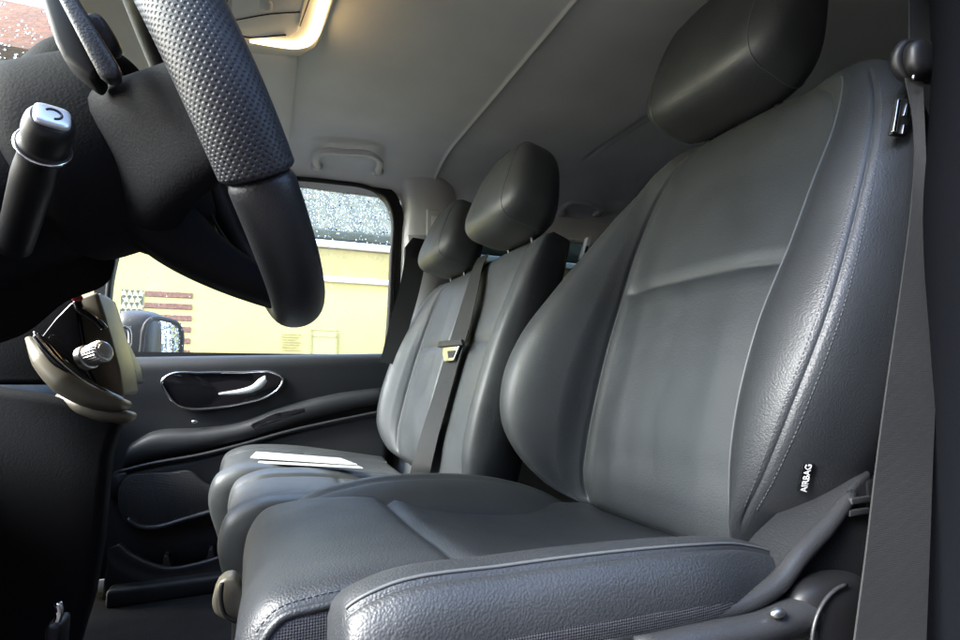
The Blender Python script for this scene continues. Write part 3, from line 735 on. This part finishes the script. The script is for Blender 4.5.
# grained leather skin of the near bolster lies in the same sewn cover: give its faces the coarser hide
bk.data.materials.append(M['leather_grain'])
NUv = G.shape[1]; iu0, iu1 = int(np.argmin(abs(U - 2))), int(np.argmin(abs(U - 5.6)))
for p in bk.data.polygons:
    us = [i % NUv for i in p.vertices if i < G.shape[0] * NUv]
    if us and min(us) >= iu0 and max(us) <= iu1: p.material_index = 1
cu = int(np.argmin(abs(U - 6))); vsel = [i for i in range(len(V)) if 1.6 < V[i] < 10.2]
tube('piping', [G[i, cu] + nD * .0012 for i in vsel], .0014, M['piping'], bk, 8, 1)
def stitches(name, path, nrm, parent, pitch=.0052, ln=.0032, r=.0006):
    P = np.array(path); a = np.concatenate([[0], np.cumsum(np.linalg.norm(np.diff(P, axis=0), axis=1))]); V, F = [], []
    f = lambda t: np.array([np.interp(t, a, P[:, k]) for k in range(3)])
    for t in np.arange(.004, a[-1] - .004, pitch):
        p, q = f(t), f(t + ln); d = q - p; d /= np.linalg.norm(d); n = nrm - d * (nrm @ d); n /= np.linalg.norm(n); u = np.cross(d, n); b = len(V)
        for c, k in ((p, .3), (p * .8 + q * .2, 1), (p * .2 + q * .8, 1), (q, .3)):
            for w_ in (u * r, n * r * 1.2 * k, -u * r, -n * r): V.append(c + w_)
        for i in range(3):
            for j in range(4): F.append((b+i*4+j, b+i*4+(j+1) % 4, b+i*4+4+(j+1) % 4, b+i*4+4+j))
    link(name, V, F, M['thread'], parent, True)
for du in (-.16, .16):
    c_ = int(np.argmin(abs(U - (4 + du)))); stitches('stitching', [G[i, c_] + np.array((0, -.0004, .0002)) for i in range(len(V)) if 2.2 < V[i] < 9.4], np.array((-.6, -.8, 0.)), bk)
# airbag tag
def on_back(h, s, d): return FD(s, h, d)
tagc = at(804, 477, .372)
tag_n = np.array((-.45, -.88, .15)); tag_n /= np.linalg.norm(tag_n)
def surf_pt(px, py):
    """where the sight line meets the seat back: measured on the built mesh"""
    d = Vector(at(px, py, 1.)); d.normalize(); off = Vector(origin(bk))
    ok, loc, nor, idx = bk.ray_cast(Vector((0, 0, 0)) - off, d)
    return (np.array(loc + off), np.array(nor)) if ok else (None, None)
tp, tn = surf_pt(805, 477); tu, _ = surf_pt(807, 466); tr, _ = surf_pt(811, 478)
if tp is not None and tu is not None and tr is not None:
    upv = tu - tp; upv /= np.linalg.norm(upv)
    if tn @ np.array(cF) > 0: tn = -tn
    rtv = np.cross(upv, tn); rtv /= np.linalg.norm(rtv); upv = np.cross(tn, rtv)
    if rtv @ np.array(cR) < 0: rtv = -rtv
    tg = box('airbag_tag', tp + tn * .0012, (.0125, .031, .002), M['gloss'], bk, .0006, axes=(rtv, upv, tn))
    text('airbag_lettering', 'AIRBAG', .0092, M['white'], tg, tp + tn * .0024, upv, -rtv, .0002)
# headrest
def headrest_seams(c, ax, half, e, shape, parent):
    ax = np.array(ax); half = np.array(half)
    for k in (-.70, .70):
        pts = []
        am = math.acos(min(1, (abs(k) * 1.02) ** (1 / e[0]))); las = np.linspace(-am, am, 40)
        for sgn, ls in ((1, las), (-1, las[::-1])):
            for la in ls:
                C_ = math.cos(la) ** e[0]; lo = math.acos(min(1, (abs(k) / C_) ** (1 / e[1])))
                q = shape(np.array((k, sgn * C_ * math.sin(lo) ** e[1], np.sign(math.sin(la)) * abs(math.sin(la)) ** e[0])))
                pts.append(c + (q * half) @ ax)
        tube('headrest_seam', pts, .0013, M['piping'], parent, 6, 1, closed=True)
def egg(q): return np.array((q[0] * (1 - .10 * max(0, q[2]) ** 2), q[1] * (1 - .25 * q[2]), q[2]))
hc = FD(0.0, .808, .016)
hr_ = blob('headrest', hc, [wy, nD, aD], (.150, .066, .130), M['leather'], ds, (.58, .52), 64, 48, egg)
headrest_seams(hc, [wy, nD, aD], (.150, .066, .130), (.58, .52), egg, hr_)
for s_ in (-.07, .07): tube('headrest_post', [FD(s_, .60, -.06), FD(s_, .78, -.02)], .007, M['plastic_smooth'], ds, 10, 1)
# cushion: nose to rear, skinned across
prof = [(.055, -.40), (.012, -.33), (-.010, -.255), (-.007, -.198), (.010, -.173), (.042, -.165), (.11, -.165), (.172, -.170), (.26, -.185), (.36, -.198), (.46, -.205), (.53, -.21)]
rows = []
for i, (x, z) in enumerate(prof):
    zz = z; k = .985 if i < 3 else 1
    wn_ = .192 * k; wf_ = .198 * k
    tilt = -.018
    tn_ = np.array((1, 0, .0)) if i < 3 else np.array((.35, 0, -.94)) * 1
    if i < 3: dr = np.array((1., 0, -.15))
    elif i < 5: dr = np.array((.75, 0, -.66))
    else: dr = np.array((0.05, 0, -1.))
    P = lambda s, q: np.array((x, .62 + s, zz + tilt * (s + .19) / .38)) + dr * q
    sag = .006 if i > 7 else .0
    rows.append([P(-wn_ * .97, .16), P(-wn_, .10), P(-wn_ - .002, .045), P(-wn_, .014), P(-wn_ * .955, .002), P(-wn_ * .6, sag - .002), P(0, sag), P(wf_ * .6, sag - .002), P(wf_ * .955, .002), P(wf_, .014), P(wf_ + .002, .045), P(wf_, .10), P(wf_ * .97, .16), P(0, .16)])
cuo, CG, CU, CV = loft('cushion', rows, M['leather_grain'], ds, 8, 8, grooves=[('v', 7, .007, .006, 3.5, 9.5)], cluster=True, ret=True)
cuo.data.materials.append(M['mesh_fabric'])
NUc = CG.shape[1]; j3 = int(np.argmin(abs(CU - 3.1)))
for p in cuo.data.polygons:
    us = [i % NUc for i in p.vertices if i < CG.shape[0] * NUc]
    if us and (max(us) <= j3 or min(us) > NUc * .93): p.material_index = 1
c3 = int(np.argmin(abs(CU - 3.1)))
cs_ = int(np.argmin(abs(CU - 3.75))); stitches('stitching', [CG[i, cs_] + np.array((0, 0, .0004)) for i in range(len(CV)) if 3.2 < CV[i] < 7.5], np.array((-.2, 0, 1.)), cuo)
tube('piping', [CG[i, c3] for i in range(len(CV)) if 1 < CV[i] < 8], .0035, M['leather_grain'], cuo, 8, 1)
# near bolster: a lobe from behind the nose to the backrest
def bolster(name, ctr, m, parent, grooves=()):
    return loft(name, ctr, m, parent, 8, 8, grooves=grooves, cluster=True, ret=True)
near = [(.052, -.175, .50), (.058, -.156, .85), (.085, -.144, 1), (.17, -.141, 1.05), (.26, -.141, 1.1), (.344, -.146, 1.1), (.415, -.158, 1.0), (.462, -.174, .8), (.482, -.19, .5)]
rows = []
for x, zt, k in near:
    hgt = .10 * min(1, k)
    Q = lambda y, z: np.array((x, y, z))
    y0 = .352 - .012 * (k - 1) / .1 if k > 1 else .352 + .03 * (1 - k)
    rows.append([Q(y0 + .025, zt - hgt), Q(y0 + .002, zt - hgt * .75), Q(y0 - .010, zt - hgt * .42), Q(y0 - .004, zt - .018), Q(y0 + .010, zt - .003), Q(y0 + .026, zt + .002), Q(y0 + .05, zt - .004), Q(y0 + .080, zt - .022), Q(y0 + .10, zt - .06), Q(y0 + .09, zt - hgt)])
nb_, NG, NU_, NV_ = bolster('side_bolster', rows, M['leather_grain'], ds, [('u', 4, .0015, .0015, .8, 7.5)])
nb_.data.materials.append(M['mesh_fabric'])
NN = NG.shape[1]; j2 = int(np.argmin(abs(NU_ - 2.2)))
for p in nb_.data.polygons:
    us = [i % NN for i in p.vertices if i < NG.shape[0] * NN]
    if us and max(us) <= j2: p.material_index = 1
tube('piping', [NG[i, int(np.argmin(abs(NU_ - 4.25)))] + np.array((0, 0, .0006)) for i in range(len(NV_)) if .9 < NV_[i] < 7.6], 0.0014, M['piping'], nb_, 8, 1)
far = [(.03, -.215, .4), (.06, -.187, .7), (.145, -.166, 1), (.27, -.166, 1.1), (.38, -.182, 1.05), (.47, -.212, .9), (.53, -.245, .6)]
rows = []
for x, zt, k in far:
    Q = lambda y, z: np.array((x, y, z)); y0 = .845
    rows.append([Q(y0 + .03, zt - .14), Q(y0 + .035, zt - .07), Q(y0 + .02, zt - .018), Q(y0, zt), Q(y0 - .035, zt - .006), Q(y0 - .075, zt - .022), Q(y0 - .105, zt - .04), Q(y0 - .12, zt - .075), Q(y0 - .1, zt - .14)])
bolster('side_bolster', rows, M['leather'], ds, [('u', 3.6, .002, .002, .5, 5.5)])
# plastic base, side trim, recliner cover
box('seat_base', (.27, .63, (FZ - .29) / 2 - .02), (.40, .36, .31), M['plastic'], ds, .02)
trim = [(540, 740), (556, 650), (600, 633), (700, 610), (745, 601), (776, 580), (800, 548), (826, 522), (860, 480), (872, 470), (874, 560), (866, 740)]
prism('side_trim', ats(trim, .347), (0, .05, 0), M['plastic'], ds, .004, 0)
edge = ats([(600, 640, .338), (690, 618, .338), (745, 604, .338), (778, 583, .34), (800, 555, .342), (824, 530, .345), (852, 494, .35)], .34)
tube('trim_edge', edge, [.006, .007, .008, .0085, .0085, .008, .006], M['trim_grey'], ds, 12, 6)
rcx = at(842, 632, .322)
blob('recliner_cover', rcx + np.array((0, .01, 0)), np.eye(3), (.052, .022, .045), M['plastic_smooth'], ds, (.6, 1))
tube('recliner_edge', [rcx + np.array((.050 * math.cos(q), -.008, .043 * math.sin(q))) for q in np.linspace(1.6, 3.6, 10)], .0016, M['trim_grey'], ds, 6, 2)
loft('lever_cover', [[at(x, y, .325) + np.array(o) for o in ((0, 0, .010), (0, -.010, .0), (0, 0, -.02), (0, .025, 0))] for x, y in ((640, 655), (700, 640), (760, 628), (800, 614), (822, 610), (836, 622))], M['trim_grey'], ds, 4, 4)
blob('trim_screw', at(778, 613, .318), np.eye(3), (.008, .004, .004), M['satin'], ds, (1, 1), 12, 8)
lv = ats([(212, 600), (222, 580), (236, 578), (246, 628), (226, 622), (214, 614)], .72)
prism('height_lever', lv, (0, .03, 0), M['cream_lit'], ds, .006, 3)
tube('lever_slot', ats([(222, 583), (221, 600), (226, 616), (238, 622)], .716), .0025, M['rubber'], ds, 6, 4)
# seat belt buckle holder seen behind the seat's side
box('belt_latch', at(862, 500, .36), (.03, .03, .05), M['plastic_smooth'], ds, .006)
box('latch_slot', at(858, 512, .343), (.03, .004, .006), M['trim_grey'], ds, .001)
box('latch_slot', at(860, 500, .343), (.03, .004, .006), M['trim_grey'], ds, .001)

# ---- double passenger bench
pb = thing('passenger_bench', 'black leather two place passenger bench beyond the driver seat', 'car seat', (.2, 1.32, FZ))
FB, aB, nB = frame((.375, 1.30, -.26), 15)
def sh(F, s0): return lambda s, h, d: F(s + s0, h, d)
hs = [(-.005, .55, -.05), (.02, .80, -.015), (.08, .95, .0), (.17, 1.0, .004), (.27, 1.0, .004), (.345, .985, .002), (.43, .94, -.003), (.51, .90, -.008), (.575, .80, -.022), (.602, .6, -.05)]
bf = [0, .3, .8, 1, .95, .85, .6, .35, .1, 0]
st_m = [(h, .17 * (k * .6 + .4), .222 * (k * .25 + .75), .035 * b, .012 * b, .085 * (k * .6 + .4), .185 * (k * .25 + .75), p) for i, ((h, k, p), b) in enumerate(zip(hs, bf))]
st_o = [(h, .222 * (k * .25 + .75), .225 * k, .012 * b, .06 * b, .185 * (k * .25 + .75), .12 * k, p) for (h, k, p), b in zip(hs, bf)]
gb = [('u', 7, .005, .0045, 1, 8.5), ('u', 11, .005, .0045, 1, 8.5), ('v', 5, .006, .007, 7.1, 10.9)]
seat_back('backrest', sh(FB, -.20), pb, st_m, M['leather'], -.10, gb, nu=8, nv=6)
seat_back('backrest', sh(FB, .225), pb, st_o, M['leather'], -.10, gb, nu=8, nv=6)
def hegg(q): return np.array((q[0] * (1 - .16 * q[2] - .12 * q[2] ** 2), q[1] * (1 - .22 * q[2]), q[2]))
for s_ in (-.235, .19):
    hr_ = blob('headrest', FB(s_ + .005, .69, .025), [wy, nB, aB], (.142, .068, .112), M['leather'], pb, (.58, .55), 56, 40, hegg)
    headrest_seams(FB(s_ + .005, .69, .025), [wy, nB, aB], (.142, .068, .112), (.58, .55), hegg, hr_)
    for q in (-.06, .06): tube('headrest_post', [FB(s_ + q, .52, -.05), FB(s_ + q, .62, .0)], .0048, M['trim_grey'], pb, 10, 1)
def cushion(y0, y1, x0, zf, dz, nm='cushion'):
    rows = []
    pf_ = [(x0 + .06, zf - .24), (x0 + .02, zf - .14), (x0 + .0, zf - .06), (x0 + .012, zf - .018), (x0 + .05, zf), (x0 + .13, zf + .002), (x0 + .22, zf - .008), (x0 + .34, zf - .03), (x0 + .47, zf - .055)]
    hw = (y1 - y0) / 2; ym = (y0 + y1) / 2
    for i, (x, z) in enumerate(pf_):
        dr = np.array((1., 0, -.2)) if i < 3 else (np.array((.7, 0, -.7)) if i == 3 else np.array((.05, 0, -1.)))
        P = lambda s, q: np.array((x, ym + s * hw, z + dz * s)) + dr * q
        rows.append([P(-.95, .12), P(-1, .07), P(-1.0, .024), P(-.955, .004), P(-.6, -.002), P(-.5, .003), P(0, .006), P(.5, .003), P(.6, -.002), P(.955, .004), P(1.0, .024), P(1, .07), P(.95, .12), P(0, .12)])
    return loft(nm, rows, M['leather'], pb, 6, 7, grooves=[('u', 5, .004, .005, 3.4, 8), ('u', 7, .004, .005, 3.4, 8), ('v', 6, .004, .006, 5, 7)], cluster=True)
cushion(.96, 1.322, -.055, -.222, .0)
cushion(1.325, 1.765, -.10, -.222, .0)
box('bench_base', (.18, 1.33, (FZ - .36) / 2 - .01), (.42, .80, .24), M['plastic'], pb, .02)
prism('belt_guide', ats([(581, 259), (588, 237), (593, 236), (588, 259)], .955), (0, .014, 0), M['lever'], pb, .002)
prism('guide_slot', ats([(584, 253), (586, 246), (588, 246), (586.5, 253)], .954), (0, -.002, 0), M['rubber'], pb, .0005)

# folded papers on the outer cushion
bkl = thing('booklet', 'folded white booklet lying on the far passenger cushion', 'booklet', tuple(at(305, 466, 1.5)))
def sheet(name, pix, up, th, m):
    P = ats(pix, 1.5); prism(name, [p + np.array((0, 0, up)) for p in P], (0, 0, th), m, bkl, .0008)
z_b = -.222 + .004
def ptz(px, py, z):
    d = at(px, py, 1.); return d / d[2] * z
sheetA = [ptz(*p, -.216) for p in ((258, 463.5), (363, 469), (346, 461.5), (262, 456.5))]
prism('lower_leaf', sheetA, (0, 0, .003), M['paper'], bkl, .0008)
c_ = [p + np.array((0, 0, .0045 + (.004 if i in (0, 3) else .0))) for i, p in enumerate([ptz(*p, -.216) for p in ((250, 462), (357, 467.5), (341, 461), (256, 456))])]
prism('upper_leaf', c_, (0, 0, .003), M['paper'], bkl, .0008)

# ================================================================== SEAT BELTS
def strip(name, L, Rr, m, parent, th=.0014, n=8):
    L = sp(L, n)[0]; Rr = sp(Rr, n)[0]; k = len(L); V, F = [], []
    for i in range(k):
        t = L[min(i+1, k-1)] - L[max(i-1, 0)]; nn_ = np.cross(t, Rr[i] - L[i]); nn_ /= np.linalg.norm(nn_); 
        for j in range(7):
            p = L[i] + (Rr[i] - L[i]) * j / 6; V += [p + nn_ * th / 2, p - nn_ * th / 2]
    for i in range(k - 1):
        for j in range(6):
            a = (i*7+j)*2; b = a + 2; c = a + 14; d = c + 2
            F += [(a, b, d, c), (a+1, c+1, d+1, b+1)]
        a = i*14; F.append((a, a+14, a+15, a+1)); a += 12; F.append((a, a+1, a+15, a+14))
    return link(name, V, F, m, parent, True, sharp=60)
db = thing('seat_belt', 'dark seat belt hanging down beside the driver seat at the right edge', 'seat belt', tuple(at(890, 640, .26)), 'seat belts of the front seats')
L_ = ats([(905, 78, .322), (911, 110, .318), (914, 150, .312), (911, 205, .305), (899, 300, .294), (886, 390, .284), (876, 465, .277), (866, 550, .268), (853, 650, .26), (838, 780, .25)], .3)
R_ = ats([(922, 78, .316), (924, 110, .31), (926, 160, .304), (929, 230, .296), (934.5, 300, .288), (935, 390, .279), (932, 465, .272), (929, 550, .263), (925, 650, .255), (920, 780, .245)], .3)
strip('webbing', L_, R_, M['belt'], db)
strip('upper_webbing', ats([(908, -30, .335), (909, 10, .333), (909, 45, .33)], .3), ats([(936, -30, .328), (934, 10, .327), (930, 45, .325)], .3), M['belt'], db)
rr_ = at(908, 58, .322)
dr_ = tube('belt_ring', [rr_ + cR * x + cU * y for x, y in [(np.float64(a), np.float64(b)) for a, b in ((-.010, -.012), (-.012, .004), (-.004, .014), (.008, .012), (.022, .0), (.026, -.014), (.012, -.022), (-.002, -.02))]], .0065, M['plastic_smooth'], db, 12, 5, closed=True)
blob('ring_boss', at(925, 62, .312), np.eye(3), (.03, .012, .022), M['plastic_smooth'], db, (.7, .8), 24, 16)
blob('ring_bolt', at(914, 77, .31), np.eye(3), (.003, .002, .003), M['chrome'], db, (1, 1), 10, 8)
tng = prism('latch_tongue', ats([(893, 134), (900, 97), (914, 99), (907, 136)], .322), (0, .006, 0), M['rubber'], db, .002)
for q in (((893.5, 131), (898.5, 99), (902, 99), (897, 132)), ((904, 115), (907, 103), (911, 103), (909, 117)), ((902.5, 133), (904, 124), (907.5, 125), (906, 133))):
    prism('tongue_edge', ats(q, .3205), (0, .003, 0), M['chrome'], db, .0006)

mb = thing('seat_belt', 'dark seat belt with silver tongue down the middle of the passenger bench', 'seat belt', tuple(FB(-.02, .55, .05)), 'seat belts of the front seats')
def bb(px, py, d):
    o = FB(0, 0, d); q = at(px, py, 1.); k = (o @ nB) / (q @ nB); return q * k
L_ = [bb(*p) for p in ((478, 258, -.03), (473, 268, .0), (466, 290, .018), (456, 322, .022), (444, 360, .022), (432, 400, .022), (421, 435, .022), (413, 462, .018), (410, 474, .0))]
R_ = [bb(*p) for p in ((489, 254, -.03), (483, 266, .0), (478, 290, .018), (470, 325, .022), (459, 362, .022), (448, 402, .022), (438, 438, .022), (432, 464, .018), (430, 474, .0))]
strip('webbing', L_, R_, M['belt'], mb)
tb = [bb(px, py, .030) for px, py in ((441, 342), (464, 340), (465, 346), (440, 348))]
prism('tongue_bar', tb, nB * .008, M['plastic_smooth'], mb, .002)
tl = [bb(px, py, .028) for px, py in ((443, 346), (461, 345), (459, 350), (455, 361), (446, 362), (443, 351))]
tmt = prism('belt_tongue', tl, nB * .005, M['chrome'], mb, .001)
prism('tongue_slot', [bb(px, py, .0335) for px, py in ((447.5, 351), (456, 350.5), (453.5, 357.5), (448.5, 358))], nB * .0006, M['rubber'], tmt, 0)
ob = thing('seat_belt', 'dark seat belt hanging from the grey door post beyond the passenger bench', 'seat belt', tuple(at(385, 360, 1.74)), 'seat belts of the front seats')
L_ = ats([(404, 250, 1.735), (404, 262, 1.72), (400, 285, 1.71), (390, 322, 1.70), (380, 362, 1.70)], 1.7); R_ = ats([(421, 252, 1.735), (424, 264, 1.715), (420, 288, 1.70), (410, 325, 1.69), (398, 365, 1.69)], 1.7)
strip('webbing', L_, R_, M['belt'], ob)
prism('belt_ring', ats([(404, 248), (412, 238), (424, 240), (426, 260), (416, 262), (404, 258)], 1.735), (0, -.012, 0), M['plastic_smooth'], ob, .003)
prism('anchor_cover', ats([(406, 236), (424, 236), (426, 250), (408, 252)], 1.75), (0, -.022, 0), M['pillar'], ob, .005)

# ================================================================== ROOF FITTINGS
def ceil_at(px, py, off):
    """point a little under the headliner on the sight line"""
    d = at(px, py, 1.); lo, hi = .3, 2.4
    for _ in range(50):
        k = (lo + hi) / 2
        if d[2] * k < zroof(d[0] * k, d[1] * k) - off and d[1] * k < 1.83: lo = k
        else: hi = k
    return d * lo
def grab(pts, label, r=.011):
    n = len(pts); P = [ceil_at(px, py, .008 if i in (0, n - 1) else .028) for i, (px, py) in enumerate(pts)]
    g = thing('grab_handle', label, 'grab handle', tuple(P[n // 2]), 'grab handles along the ceiling')
    tube('handle_bar', P, [r * 1.1, r, r, r, r * 1.1], M['pillar'], g, 14, 6, flat=.8)
    for p in (P[0], P[-1]):
        box('handle_mount', p + np.array((0, .006, .006)), (.04, .03, .03), M['pillar'], g, .009)
grab([(317, 167), (316, 157), (322, 151), (347, 152), (370, 154), (379, 160), (378, 172)], 'grey grab handle on the ceiling edge above the passenger window')
grab([(563, 214), (564, 207), (570, 203), (584, 203), (597, 206), (601, 210), (598, 214)], 'far grey grab handle above the rear side window behind the bench')
# overhead console with lit lamp strip
oc = thing('overhead_console', 'grey overhead console with a glowing warm reading lamp strip', 'ceiling lamp', (-.05, 1.0, .72))
YT = .723
def ceil(px, py, z=YT):
    d = at(px, py, 1.); return d / d[2] * z
prism('console_body', [ceil(*p, .742) for p in ((190, -60), (212, 38), (232, 46), (300, 50), (318, 40), (332, 0), (352, -60))], (0, 0, -.018), M['pillar'], oc, .006)
prism('lens_panel', [ceil(*p, .7235) for p in ((232, -50), (232, 32), (240, 37), (288, 36), (298, 30), (316, -50))], (0, 0, -.003), M['headliner'], oc, .0012)
for q_ in ([(232, -40), (232, 30), (240, 36), (286, 35)], [(300, 26), (312, -10), (318, -45)], [(236, 20), (270, 14), (300, 12)]): tube('panel_gap', [ceil(*p, .7195) for p in q_], .0013, M['rubber'], oc, 6, 4)
blob('lamp_switch', ceil(266, 5, .7195), np.eye(3), (.012, .018, .004), M['pillar'], oc, (.6, .6), 20, 12)
lampm = mat('warm_lamp', (1, .8, .5), .4, emit=((1, .68, .32), .75))
P_ = [ceil(*p, .716) for p in ((250, 41), (270, 44), (296, 46), (306, 43), (314, 34), (321, 12), (330, -20), (340, -50))]
tube('lamp_strip', P_, [.0035, .005, .0065, .008, .009, .009, .008, .008], lampm, oc, 10, 6, flat=.5)
# sun visor folded flat against the headliner
vz = lambda y: zroof(.0, y) - .004
vis = loft('sun_visor', [[(-.30, y, vz(y) - .012), (-.28, y, vz(y) - .02), (-.1, y, vz(y) - .014), (.035, y, vz(y) - .012), (.048, y, vz(y) - .006), (.04, y, vz(y) + .004), (-.28, y, vz(y) + .004)] for y in np.linspace(1.20, 1.66, 9)], M['headliner'], None, 5, 2, loc=(-.1, 1.43, .73))
tag(vis, 'grey sun visor folded flat against the headliner beside the overhead console', 'sun visor')
